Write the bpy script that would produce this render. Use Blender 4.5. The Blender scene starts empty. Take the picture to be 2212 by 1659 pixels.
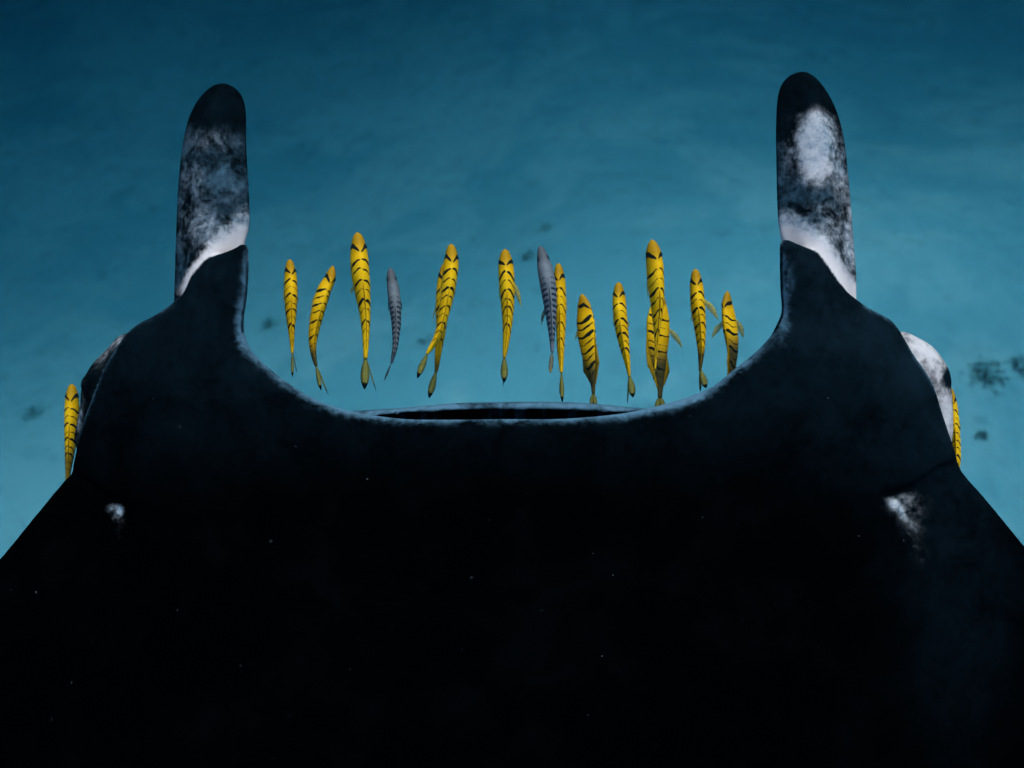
import bpy, math, random
import numpy as np
from mathutils import Vector, Matrix

random.seed(7)
rng = np.random.default_rng(7)
SC = bpy.context.scene
COL = SC.collection

# ------------------------------------------------------------------ camera, sky, sun, exposure
PITCH = math.radians(30)          # camera looks down, 30 degrees forward of straight down
HFOV = math.radians(55)
DIST = 1.5                        # metres from the camera to the plane the manta swims in
cam_d = bpy.data.cameras.new('camera')
cam = bpy.data.objects.new('camera', cam_d)
COL.objects.link(cam)
cam.rotation_euler = (PITCH, 0, 0)
cam_d.sensor_width = 36
cam_d.angle = HFOV
cam_d.clip_start = 0.02
cam_d.clip_end = 300
cam_d.dof.use_dof = True
cam_d.dof.focus_distance = 1.58
cam_d.dof.aperture_fstop = 3.2
SC.camera = cam

SUN_EL, SUN_AZ = math.radians(66), math.radians(24)     # azimuth from ahead towards the right
world = bpy.data.worlds.new('World')
SC.world = world
world.use_nodes = True
wn = world.node_tree.nodes
bg = wn['Background']
sky = wn.new('ShaderNodeTexSky')
sky.sky_type = 'NISHITA'
sky.sun_disc = False
sky.sun_elevation = SUN_EL
sky.sun_rotation = SUN_AZ
world.node_tree.links.new(sky.outputs[0], bg.inputs[0])
bg.inputs[1].default_value = 0.10
sun_d = bpy.data.lights.new('sun', 'SUN')
sun_d.energy = 1.5
sun_d.angle = math.radians(16)
sun_d.color = (1.0, 0.96, 0.9)
sun = bpy.data.objects.new('sun', sun_d)
COL.objects.link(sun)
sdir = Vector((math.cos(SUN_EL) * math.sin(SUN_AZ), math.cos(SUN_EL) * math.cos(SUN_AZ), math.sin(SUN_EL)))
sun.rotation_euler = sdir.to_track_quat('Z', 'Y').to_euler()
SC.view_settings.view_transform = 'Standard'
SC.view_settings.look = 'None'
SC.view_settings.gamma = 1.0
SC.view_settings.use_curve_mapping = False
SC.view_settings.exposure = 2.5
SC.cycles.volume_bounces = 2
SC.cycles.max_bounces = 8
SC.cycles.use_denoising = True

# ------------------------------------------------------------------ helpers
W2, H2 = 2212.0, 1659.0
KPX = 2 * DIST * math.tan(HFOV / 2) / W2      # metres per reference unit in the swim plane
RX = Matrix.Rotation(PITCH, 4, 'X')


def loc(px, py, h=0.0):
    """A point of the swim frame (x right, y ahead, z up from the back) at height h."""
    f = KPX * (DIST - h) / DIST
    return np.array([(px - W2 / 2) * f, (H2 / 2 - py) * f, h])


def to_world(p):
    return RX @ Vector((p[0], p[1], p[2] - DIST))


def tag(o, label=None, cat=None, group=None, kind=None):
    for k, v in (('label', label), ('category', cat), ('group', group), ('kind', kind)):
        if v:
            o[k] = v
    return o


def empty(name, location, rot):
    o = bpy.data.objects.new(name, None)
    o.empty_display_size = 0.05
    o.location = location
    o.rotation_euler = rot
    COL.objects.link(o)
    return o


def mesh_obj(name, verts, faces, mat, parent=None, attrs=None, smooth=True):
    me = bpy.data.meshes.new(name)
    if isinstance(faces, np.ndarray):
        n, m = faces.shape
        me.vertices.add(len(verts))
        me.vertices.foreach_set('co', np.asarray(verts, dtype=np.float32).ravel())
        me.loops.add(n * m)
        me.loops.foreach_set('vertex_index', faces.astype(np.int32).ravel())
        me.polygons.add(n)
        me.polygons.foreach_set('loop_start', np.arange(n, dtype=np.int32) * m)
        me.update(calc_edges=True)
        me.validate()
    else:
        me.from_pydata([tuple(v) for v in verts], [], faces)
    for k, v in (attrs or {}).items():
        a = me.attributes.new(k, 'FLOAT', 'POINT')
        a.data.foreach_set('value', np.asarray(v, dtype=np.float32))
    if smooth:
        me.polygons.foreach_set('use_smooth', np.ones(len(me.polygons), dtype=bool))
    me.materials.append(mat)
    o = bpy.data.objects.new(name, me)
    COL.objects.link(o)
    if parent is not None:
        o.parent = parent
    return o


def sstep(a, b, x):
    t = np.clip((x - a) / (b - a), 0, 1)
    return t * t * (3 - 2 * t)


def value_noise(x, y, seed=0):
    r = np.random.default_rng(seed)
    g = r.random((256, 256))
    xi, yi = np.floor(x).astype(int), np.floor(y).astype(int)
    fx, fy = x - xi, y - yi
    fx, fy = fx * fx * (3 - 2 * fx), fy * fy * (3 - 2 * fy)
    a, b = g[xi % 256, yi % 256], g[(xi + 1) % 256, yi % 256]
    c, d = g[xi % 256, (yi + 1) % 256], g[(xi + 1) % 256, (yi + 1) % 256]
    return (a * (1 - fx) + b * fx) * (1 - fy) + (c * (1 - fx) + d * fx) * fy


def fbm(x, y, seed=0, octaves=5):
    s, amp, tot = 0, 1, 0
    for k in range(octaves):
        s = s + amp * value_noise(x * 2 ** k + 17.3 * k, y * 2 ** k + 9.1 * k, seed + k)
        tot += amp
        amp *= 0.5
    return s / tot


def catmull(pts, n=4, closed=True):
    p = np.asarray(pts, float)
    out = []
    m = len(p)
    for i in range(m if closed else m - 1):
        if closed:
            p0, p1, p2, p3 = p[(i - 1) % m], p[i], p[(i + 1) % m], p[(i + 2) % m]
        else:
            p0, p1, p2, p3 = p[max(i - 1, 0)], p[i], p[i + 1], p[min(i + 2, m - 1)]
        # centripetal-like damping keeps uneven spacing from overshooting
        l1 = np.linalg.norm(p2 - p1) + 1e-9
        l0 = np.linalg.norm(p1 - p0) + 1e-9
        l2 = np.linalg.norm(p3 - p2) + 1e-9
        m1 = ((p1 - p0) / l0 * l1 + (p2 - p1)) / 2 * min(1, 2 * l0 / (l0 + l1) + .3)
        m2 = ((p3 - p2) / l2 * l1 + (p2 - p1)) / 2 * min(1, 2 * l2 / (l2 + l1) + .3)
        for k in range(n):
            t = k / n
            t2, t3 = t * t, t * t * t
            out.append((2 * t3 - 3 * t2 + 1) * p1 + (t3 - 2 * t2 + t) * m1 + (-2 * t3 + 3 * t2) * p2 + (t3 - t2) * m2)
    if not closed:
        out.append(p[-1])
    return np.array(out)


# ------------------------------------------------------------------ materials
def new_mat(name):
    m = bpy.data.materials.new(name)
    m.use_nodes = True
    nt = m.node_tree
    return m, nt, nt.nodes, nt.links, nt.nodes['Principled BSDF']


def node(nodes, kind, **kw):
    n = nodes.new(kind)
    for k, v in kw.items():
        if k.startswith('i_'):
            n.inputs[k[2:].replace('_', ' ')].default_value = v
        else:
            setattr(n, k, v)
    return n


def attr(nodes, name):
    return node(nodes, 'ShaderNodeAttribute', attribute_name=name).outputs['Fac']


def mathn(nt, op, a, b=None, clamp=False):
    n = nt.nodes.new('ShaderNodeMath')
    n.operation = op
    n.use_clamp = clamp
    for i, v in enumerate((a, b)):
        if v is None:
            continue
        if isinstance(v, (int, float)):
            n.inputs[i].default_value = v
        else:
            nt.links.new(v, n.inputs[i])
    return n.outputs[0]


def mix_col(nt, fac, a, b):
    n = nt.nodes.new('ShaderNodeMix')
    n.data_type = 'RGBA'
    for i, v in ((0, fac), (6, a), (7, b)):
        if isinstance(v, tuple):
            n.inputs[i].default_value = v + (1,) if len(v) == 3 else v
        elif isinstance(v, (int, float)):
            n.inputs[i].default_value = v
        else:
            nt.links.new(v, n.inputs[i])
    return n.outputs[2]


def maprange(nt, v, a, b, c=0.0, d=1.0):
    n = nt.nodes.new('ShaderNodeMapRange')
    n.interpolation_type = 'SMOOTHSTEP'
    nt.links.new(v, n.inputs[0])
    for i, q in enumerate((a, b, c, d)):
        n.inputs[i + 1].default_value = q
    return n.outputs[0]


def noise(nt, coord, scale, detail=6, rough=0.6, dist=0.0):
    n = nt.nodes.new('ShaderNodeTexNoise')
    n.inputs['Scale'].default_value = scale
    n.inputs['Detail'].default_value = detail
    n.inputs['Roughness'].default_value = rough
    n.inputs['Distortion'].default_value = dist
    if coord is not None:
        nt.links.new(coord, n.inputs['Vector'])
    return n.outputs['Fac']


def wet(b, rough=0.55):
    b.inputs['Roughness'].default_value = rough
    b.inputs['Specular IOR Level'].default_value = 0.03      # skin under water hardly reflects


def skin_material():
    m, nt, N, L, b = new_mat('manta_skin')
    wet(b)
    b.inputs['Specular IOR Level'].default_value = 0.0     # wet skin has nearly the index of water
    co = node(N, 'ShaderNodeTexCoord').outputs['Object']
    n1 = noise(nt, co, 26, 9, 0.62, 0.7)
    n2 = noise(nt, co, 95, 8, 0.65, 0.3)
    n3 = noise(nt, co, 9, 7, 0.6, 0.4)
    n = mathn(nt, 'ADD', mathn(nt, 'MULTIPLY', n1, 0.62), mathn(nt, 'MULTIPLY', n2, 0.38))
    nc = mathn(nt, 'MULTIPLY', mathn(nt, 'SUBTRACT', n, 0.5), 2.4)
    wht = attr(N, 'white')
    amp = mathn(nt, 'MULTIPLY', mathn(nt, 'MULTIPLY', wht, mathn(nt, 'SUBTRACT', 1.20, wht)), 3.2)
    wv = mathn(nt, 'ADD', wht, mathn(nt, 'MULTIPLY', nc, amp), True)
    wf = maprange(nt, wv, 0.02, 1.05)
    pale = attr(N, 'pale')
    pamp = mathn(nt, 'MULTIPLY', mathn(nt, 'MULTIPLY', pale, mathn(nt, 'SUBTRACT', 1.2, pale)), 3.0)
    pv = mathn(nt, 'ADD', pale, mathn(nt, 'MULTIPLY', nc, pamp), True)
    pf = maprange(nt, pv, 0.05, 0.95)
    # black back with a faint cloudy variation
    back = mix_col(nt, maprange(nt, n3, 0.42, 0.75), (0.00012, 0.00016, 0.0002), (0.0004, 0.0006, 0.0008))
    haze_tint = attr(N, 'shoulder')  # bluish lift of haze and rim light, painted into the colour
    back2 = mix_col(nt, mathn(nt, 'MULTIPLY', haze_tint, maprange(nt, mathn(nt, 'ADD', mathn(nt, 'MULTIPLY', n, 0.5), mathn(nt, 'MULTIPLY', n3, 0.5)), 0.22, 0.80)), back, (0.0046, 0.0096, 0.0132))
    c = mix_col(nt, pf, back2, (0.055, 0.092, 0.12))
    tone = mathn(nt, 'ADD', mathn(nt, 'MULTIPLY', n3, 0.5), mathn(nt, 'MULTIPLY', n2, 0.5))
    wcol = mix_col(nt, maprange(nt, tone, 0.34, 0.64), (0.075, 0.105, 0.13), (0.37, 0.285, 0.27))
    lipb = attr(N, 'lip')
    wcol = mix_col(nt, lipb, wcol, (0.48, 0.335, 0.30))
    c = mix_col(nt, wf, c, wcol)
    L.new(c, b.inputs['Base Color'])
    bp = node(N, 'ShaderNodeBump', i_Strength=0.25, i_Distance=0.004)
    L.new(n, bp.inputs['Height'])
    L.new(bp.outputs[0], b.inputs['Normal'])
    return m


def fish_material(name, base, belly, head, bar, dusk):
    m, nt, N, L, b = new_mat(name)
    wet(b, 0.45)
    co = node(N, 'ShaderNodeTexCoord').outputs['Object']
    n = noise(nt, co, 160, 5, 0.6)
    nl = noise(nt, co, 45, 4, 0.6)
    bars = mathn(nt, 'ADD', attr(N, 'bar'), mathn(nt, 'MULTIPLY', mathn(nt, 'SUBTRACT', n, 0.5), 0.55))
    bf = mathn(nt, 'MULTIPLY', maprange(nt, bars, 0.25, 0.72), maprange(nt, attr(N, 'bar'), 0.03, 0.15))
    c = mix_col(nt, maprange(nt, nl, 0.3, 0.7), base, belly)
    c = mix_col(nt, attr(N, 'head'), c, head)
    c = mix_col(nt, mathn(nt, 'MULTIPLY', attr(N, 'ridge'), 0.6), c, belly)
    c = mix_col(nt, attr(N, 'dusk'), c, dusk)
    c = mix_col(nt, bf, c, bar)
    L.new(c, b.inputs['Base Color'])
    bp = node(N, 'ShaderNodeBump', i_Strength=0.15, i_Distance=0.001)
    L.new(n, bp.inputs['Height'])
    L.new(bp.outputs[0], b.inputs['Normal'])
    return m


def fin_material(name, col, tipcol, alpha):
    m, nt, N, L, b = new_mat(name)
    wet(b, 0.5)
    co = node(N, 'ShaderNodeTexCoord').outputs['Object']
    n = noise(nt, co, 220, 3, 0.6)
    t = mathn(nt, 'ADD', attr(N, 'along'), mathn(nt, 'MULTIPLY', mathn(nt, 'SUBTRACT', n, 0.5), 0.16))
    c = mix_col(nt, maprange(nt, n, 0.3, 0.7), col, tuple(q * 0.72 for q in col))
    c = mix_col(nt, maprange(nt, t, 0.74, 0.84), c, tipcol)
    L.new(c, b.inputs['Base Color'])
    tr = node(N, 'ShaderNodeBsdfTranslucent')
    L.new(c, tr.inputs['Color'])
    tp = node(N, 'ShaderNodeBsdfTransparent')
    m1 = node(N, 'ShaderNodeMixShader')
    m1.inputs[0].default_value = 0.35
    L.new(b.outputs[0], m1.inputs[1])
    L.new(tr.outputs[0], m1.inputs[2])
    m2 = node(N, 'ShaderNodeMixShader')
    L.new(mathn(nt, 'MAXIMUM', maprange(nt, t, 0.74, 0.84, alpha, 0.95), alpha), m2.inputs[0])
    L.new(tp.outputs[0], m2.inputs[1])
    L.new(m1.outputs[0], m2.inputs[2])
    L.new(m2.outputs[0], N['Material Output'].inputs[0])
    return m


def plain_material(name, col, rough=0.4, spec=0.05):
    m, nt, N, L, b = new_mat(name)
    b.inputs['Roughness'].default_value = rough
    b.inputs['Specular IOR Level'].default_value = spec
    co = node(N, 'ShaderNodeTexCoord').outputs['Object']
    n = noise(nt, co, 60, 4, 0.6)
    c = mix_col(nt, n, tuple(q * 0.75 for q in col), tuple(min(1, q * 1.25) for q in col))
    L.new(c, b.inputs['Base Color'])
    return m


def sand_material():
    m, nt, N, L, b = new_mat('sand')
    b.inputs['Roughness'].default_value = 0.9
    b.inputs['Specular IOR Level'].default_value = 0.02
    co = node(N, 'ShaderNodeTexCoord').outputs['Object']
    big = noise(nt, co, 0.33, 6, 0.58, 0.8)
    mid = noise(nt, co, 1.0, 7, 0.62, 0.9)
    small = noise(nt, co, 4.0, 7, 0.66, 0.7)
    film = mathn(nt, 'ADD', mathn(nt, 'MULTIPLY', big, 0.6), mathn(nt, 'MULTIPLY', mid, 0.4))
    c = mix_col(nt, maprange(nt, film, 0.43, 0.57), (0.92, 0.72, 0.60), (0.58, 0.60, 0.53))
    c = mix_col(nt, mathn(nt, 'MULTIPLY', maprange(nt, small, 0.46, 0.70), 0.40), c, (0.42, 0.43, 0.39))
    spots = noise(nt, co, 2.2, 5, 0.7, 1.4)
    c = mix_col(nt, mathn(nt, 'MULTIPLY', maprange(nt, spots, 0.57, 0.72), 0.50), c, (0.27, 0.34, 0.32))
    L.new(c, b.inputs['Base Color'])
    h = mathn(nt, 'ADD', mathn(nt, 'MULTIPLY', mid, 0.6), mathn(nt, 'MULTIPLY', small, 0.25))
    bp = node(N, 'ShaderNodeBump', i_Strength=0.2, i_Distance=0.2)
    L.new(h, bp.inputs['Height'])
    L.new(bp.outputs[0], b.inputs['Normal'])
    return m


M_SKIN = skin_material()
M_SAND = sand_material()
M_YELLOW = fish_material('yellow_scales', (0.53, 0.218, 0.002), (0.68, 0.305, 0.005), (0.27, 0.108, 0.003),
                         (0.006, 0.008, 0.006), (0.024, 0.024, 0.013))
M_GREY = fish_material('grey_scales', (0.088, 0.080, 0.086), (0.140, 0.122, 0.122), (0.062, 0.052, 0.052),
                       (0.014, 0.019, 0.027), (0.022, 0.032, 0.045))
M_FIN = fin_material('yellow_fin', (0.26, 0.18, 0.026), (0.004, 0.006, 0.008), 0.76)
M_PECT = fin_material('clear_yellow_fin', (0.62, 0.40, 0.03), (0.40, 0.32, 0.08), 0.55)
M_GOLD = fin_material('gold_fin', (0.42, 0.20, 0.006), (0.35, 0.18, 0.01), 0.9)
M_GREYFIN = fin_material('grey_fin', (0.06, 0.06, 0.06), (0.02, 0.025, 0.03), 0.75)
M_PALEFIN = fin_material('pale_fin', (0.22, 0.14, 0.07), (0.30, 0.16, 0.03), 0.7)
M_EYE = plain_material('eye_black', (0.004, 0.005, 0.006), 0.3, 0.04)
M_ALGAE = plain_material('algae', (0.56, 0.56, 0.49), 0.9, 0.0)
M_FAINT = plain_material('pale_algae', (0.66, 0.64, 0.56), 0.9, 0.0)
M_SNOW = plain_material('plankton', (0.45, 0.48, 0.5), 0.8, 0.02)

# ------------------------------------------------------------------ seabed
FLOOR = -6.0


SLOPE_Y = np.linspace(-40, 60, 1001)
SLOPE_Z = np.interp(SLOPE_Y, [-40, 2.5, 3.6, 5, 6.6, 10.7, 16, 36], [0, 0, 0.02, 0.76, 1.70, 3.10, 4.2, 6.6])  # slope shaped so the floor darkens ahead through a longer water path
for _ in range(60):
    SLOPE_Z[1:-1] = (SLOPE_Z[:-2] + SLOPE_Z[1:-1] * 2 + SLOPE_Z[2:]) / 4


def floor_z(x, y):
    z = FLOOR - np.interp(y - 0.32 * np.clip(x, -8, 8), SLOPE_Y, SLOPE_Z) - 0.45 * (1 - np.exp(-(x - 1.0) ** 2 / 8.0))  # side drop shaped to darken left and right like a vignette
    return z + 0.28 * (fbm(x * 0.33 + 50, y * 0.33 + 50, 3, 4) - 0.5) + 0.05 * (fbm(x * 1.7 + 50, y * 1.7 + 80, 11, 3) - 0.5)


gx = np.concatenate([np.linspace(-30, -9, 40, endpoint=False), np.linspace(-9, 9, 150, endpoint=False), np.linspace(9, 30, 41)])
gy = np.concatenate([np.linspace(-24, -2, 30, endpoint=False), np.linspace(-2, 16, 150, endpoint=False), np.linspace(16, 36, 31)])
GX, GY = np.meshgrid(gx, gy, indexing='ij')
GZ = floor_z(GX, GY)
nx, ny = GX.shape
idx = np.arange(nx * ny).reshape(nx, ny)
sand_faces = np.stack([idx[:-1, :-1], idx[1:, :-1], idx[1:, 1:], idx[:-1, 1:]], -1).reshape(-1, 4)
seabed = mesh_obj('seabed', np.stack([GX, GY, GZ], -1).reshape(-1, 3), sand_faces, M_SAND)
tag(seabed, kind='structure')

# the water: one closed box of even, faintly scattering, red-absorbing volume
x0, x1, y0, y1, z0, z1 = -31, 31, -25, 37, FLOOR - 9.0, 0.25
hv = [(x, y, z) for x in (x0, x1) for y in (y0, y1) for z in (z0, z1)]
hf = [(0, 1, 3, 2), (4, 6, 7, 5), (0, 4, 5, 1), (2, 3, 7, 6), (0, 2, 6, 4), (1, 5, 7, 3)]
hm = bpy.data.materials.new('water_haze')
hm.use_nodes = True
hn = hm.node_tree.nodes
hn.remove(hn['Principled BSDF'])
pv = hn.new('ShaderNodeVolumePrincipled')
pv.inputs['Density'].default_value = 0.5
pv.inputs['Color'].default_value = (0.00004, 0.0002, 0.00027, 1)
pv.inputs['Absorption Color'].default_value = ((1 - 0.50) ** 2, (1 - 0.294) ** 2, (1 - 0.24) ** 2, 1)
hm.node_tree.links.new(pv.outputs[0], hn['Material Output'].inputs['Volume'])
haze = mesh_obj('haze', hv, hf, hm, smooth=False)
tag(haze, kind='stuff')

# ------------------------------------------------------------------ manta ray: one continuous body
LEFT_HEAD = [(145, 1025), (154, 993), (167, 929), (184, 881), (207, 824), (223, 785), (249, 744), (268, 718), (293, 697), (318, 685),
             (348, 666), (374, 647), (389, 633), (397, 622), (410, 599), (427, 577), (442, 560), (457, 551), (483, 541.5), (505, 532),
             (523, 523), (530.5, 532), (532, 548), (532, 599), (528, 648), (522.5, 685), (523, 715), (536, 752), (584, 800), (622, 829), (668, 857),
             (708, 874), (769, 891), (827, 900), (881, 905.5), (960, 906.5)]
RIGHT_HEAD = [(1097, 905), (1176, 905.5), (1248, 902.6), (1302, 898), (1356, 891), (1413, 878.5), (1461, 866), (1510, 849), (1547, 831.6),
              (1586, 799.7), (1620, 773), (1646, 750), (1669, 724), (1682, 700), (1692.5, 673), (1690.5, 629), (1689, 554), (1690.5, 522), (1698, 513.5),
              (1719.6, 520.5), (1742, 530), (1764, 541), (1783, 563.5), (1802, 591.5), (1824, 617.6), (1850, 640), (1880, 662), (1911, 677.5),
              (1932, 691), (1949, 712), (1963, 736), (1984, 770.6), (2004, 799), (2022, 830), (2036, 871.5), (2049, 913), (2063, 954.7),
              (2073, 985.8), (2079, 1005)]
RIGHT_WING = [(2091, 1025), (2126, 1066), (2160, 1107), (2212, 1171), (2420, 1405), (2700, 1700), (3100, 2010), (3480, 2230), (3660, 2370),
              (3640, 2420), (3300, 2440), (2800, 2520), (2300, 2660), (1800, 2830), (1350, 2960)]
LEFT_WING = [(860, 2960), (420, 2830), (-80, 2660), (-580, 2520), (-1080, 2440), (-1420, 2420), (-1440, 2370), (-1260, 2230), (-880, 2010),
             (-480, 1700), (-200, 1420), (0, 1200), (70, 1114), (120, 1052), (134, 1035)]
POLY_A = catmull(LEFT_HEAD + RIGHT_HEAD + RIGHT_WING + LEFT_WING, 3)
PADDLE_L = [(376, 690), (374.5, 644), (376.4, 580), (380, 468.7), (385.7, 371.6), (397, 289.5), (410, 244.7), (430.5, 209), (456.7, 185), (482.8, 178),
            (505, 187), (522, 207), (529.5, 241), (530.3, 300.7), (532, 341.8), (535, 394), (537.7, 450), (538, 480), (535, 500), (529, 520),
            (522, 560), (510, 640), (480, 710), (420, 730)]
PADDLE_R = [(1700, 640), (1695, 560), (1690, 520), (1686, 503.7), (1682, 472), (1680, 434.7), (1678.5, 367.5), (1677.7, 274), (1680, 218), (1687.8, 184.6),
            (1701, 166), (1723, 154.7), (1742, 154), (1760.6, 164), (1783, 190), (1801.7, 222), (1816.6, 263), (1827.8, 319), (1835, 390),
            (1841, 460.8), (1846.5, 535.5), (1851, 591.5), (1851.3, 640), (1852, 690), (1810, 730), (1740, 710)]
CHEEK_L = [(268, 718), (232, 753), (204, 782), (184.5, 817), (179, 843), (176.5, 872), (170, 913), (164, 950), (182, 995), (240, 1080), (330, 1060),
           (420, 930), (420, 790), (340, 720)]
CHEEK_R = [(1949, 712), (1976.7, 724), (2007.8, 743), (2028.7, 767.5), (2044, 792), (2050, 812.6), (2051, 833.4), (2053, 857.6), (2055, 906), (2053, 948),
           (2040, 990), (1990, 1060), (1890, 1060), (1800, 930), (1800, 790), (1880, 716)]
JAW = [(700, 900), (769, 889.5), (834, 885.7), (924, 877.8), (981, 873), (1068, 870.6), (1176, 870), (1248, 872), (1320, 876.7), (1374, 883), (1440, 890),
       (1560, 950), (1600, 1100), (1500, 1300), (700, 1300), (600, 1100), (640, 950)]
MOUTH = [(800, 905), (840, 896.5), (934, 889.5), (1040, 886), (1150, 885.5), (1240, 887.5), (1330, 892), (1390, 896), (1420, 930), (1350, 975), (860, 975), (780, 930)]
CREASE_R = [(2079, 1007), (2042, 1015), (2011, 1032), (1980, 1048), (1952, 1060), (1928, 1067), (1905, 1066)]
CREASE_L = [(145, 1027), (175, 1040), (215, 1064), (245, 1078), (268, 1090)]
DIAG_L = [(529, 517.5), (505, 532), (483, 541.5), (457, 551), (442, 560), (427, 577), (410, 599), (397, 622), (389, 633)]
DIAG_R = [(1691, 508), (1719.6, 520.5), (1742, 530), (1764, 541), (1783, 563.5), (1802, 591.5), (1824, 617.6), (1850, 640)]


def sdf2(poly, h, X, Y):
    """Signed distance to a closed outline lying at height h (negative inside)."""
    P = np.array([loc(a, b, h)[:2] for a, b in poly])
    best = np.full(X.shape, 1e9, np.float32)
    inside = np.zeros(X.shape, bool)
    for i in range(len(P)):
        a, b = P[i], P[(i + 1) % len(P)]
        e = b - a
        t = np.clip(((X - a[0]) * e[0] + (Y - a[1]) * e[1]) / (e @ e + 1e-12), 0, 1)
        best = np.minimum(best, (X - a[0] - t * e[0]) ** 2 + (Y - a[1] - t * e[1]) ** 2)
        c = ((a[1] <= Y) & (b[1] > Y)) | ((b[1] <= Y) & (a[1] > Y))
        if c.any():
            xs = a[0] + (Y - a[1]) * (e[0] / (e[1] if abs(e[1]) > 1e-12 else 1e-12))
            inside ^= c & (X < xs)
    d = np.sqrt(best)
    return np.where(inside, -d, d).astype(np.float32)


def line_dist(pts, X, Y):
    best = np.full(X.shape, 1e9)
    for a, b in zip(pts[:-1], pts[1:]):
        a, b = np.array(a, float), np.array(b, float)
        e = b - a
        t = np.clip(((X - a[0]) * e[0] + (Y - a[1]) * e[1]) / (e @ e), 0, 1)
        best = np.minimum(best, (X - a[0] - t * e[0]) ** 2 + (Y - a[1] - t * e[1]) ** 2)
    return np.sqrt(best)


CELL = 0.004


def axis(lo, a, b, hi, step, far):
    left = [a]
    s = step
    while left[-1] > lo:
        s = min(s * 1.12, far)
        left.append(left[-1] - s)
    mid = np.arange(a, b, step)
    right = [mid[-1]]
    s = step
    while right[-1] < hi:
        s = min(s * 1.12, far)
        right.append(right[-1] + s)
    return np.concatenate([np.array(left[:0:-1]), mid, np.array(right[1:])])


AX = axis(-1.90, -0.80, 0.80, 1.90, CELL, 0.03)
AY = axis(-1.62, -0.32, 0.53, 0.57, CELL, 0.03)
AZ = np.arange(-0.27, 0.125, CELL)
X2, Y2 = np.meshgrid(AX, AY, indexing='ij')
dA = sdf2(POLY_A, -0.024, X2, Y2)


def slab(d2, zt, zb, r):
    """Outline d2 extruded between the heights zb and zt with edges rounded by r."""
    zc, T = (zt + zb) / 2, (zt - zb) / 2
    w1 = (d2 + r)[:, :, None]
    w2 = np.abs(AZ[None, None, :] - zc[:, :, None]) - T[:, :, None] + r
    o = np.minimum(np.maximum(w1, w2), 0) + np.sqrt(np.maximum(w1, 0) ** 2 + np.maximum(w2, 0) ** 2)
    return (o - r).astype(np.float32)


def smin(a, b, k):
    h = np.clip(0.5 + 0.5 * (b - a) / k, 0, 1)
    return b + (a - b) * h - k * h * (1 - h)


PXC = W2 / 2 + X2 / KPX
PYC = H2 / 2 - Y2 / KPX
dep = np.maximum(-dA, 0)
# dorsal surface, a low dome that starts at the rim; crease behind the head on each side
zt = 0.0 + 0.10 * sstep(0.0, 0.55, dep) + 0.022 * (1 - np.exp(-dep / 0.06))
zt = zt - 0.022
cr = np.minimum(line_dist(CREASE_R, PXC, PYC), line_dist(CREASE_L, PXC, PYC))
zt = zt - 0.007 * np.exp(-(cr / 11.0) ** 2)
behind = sstep(-8, 22, (PYC - np.interp(PXC, [0, 145, 268, 420, 1790, 1905, 1980, 2079, 2212], [1000, 1027, 1090, 1090, 1066, 1066, 1048, 1007, 1000])))
shoulder = np.exp(-((np.abs(PXC - 1110) - 880) / 110.0) ** 2) * behind * np.exp(-np.maximum(PYC - 1060, 0) / 160)
zt = zt - 0.012 * shoulder
zt = zt + 0.004 * (fbm(X2 * 14 + 40, Y2 * 14 + 40, 5, 3) - 0.5) * sstep(0.0, 0.05, dep)
zb = -0.052 - 0.15 * sstep(0.02, 0.40, dep)
F = slab(dA, zt, zb, 0.018)
for poly in (CHEEK_L, CHEEK_R):
    d = sdf2(catmull(poly, 4), -0.10, X2, Y2) + 0.004
    F = smin(F, slab(d, np.full_like(X2, -0.045), np.full_like(X2, -0.165), 0.05), 0.005)
dJ = sdf2(catmull(JAW, 4), -0.085, X2, Y2)
F = smin(F, slab(dJ, np.full_like(X2, -0.072), np.full_like(X2, -0.19), 0.012), 0.008)
dM = sdf2(catmull(MOUTH, 4), -0.085, X2, Y2)
F = np.maximum(F, -slab(dM, np.full_like(X2, -0.052), np.full_like(X2, -0.165), 0.006))
PAD = []
for poly, diag in ((PADDLE_L, DIAG_L), (PADDLE_R, DIAG_R)):
    d = sdf2(catmull(poly, 4), -0.075, X2, Y2)
    PAD.append(d)
    ins = np.maximum(-d, 0)
    dd = line_dist(diag, PXC, PYC)
    top = -0.072 + 0.030 * sstep(0, 0.05, ins) + 0.014 * np.exp(-(dd / 45) ** 2) * sstep(0.0, 0.03, ins)
    bot = -0.086 - 0.022 * sstep(0, 0.05, ins)
    F = smin(F, slab(d, top, bot, 0.007), 0.006)
del d


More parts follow.
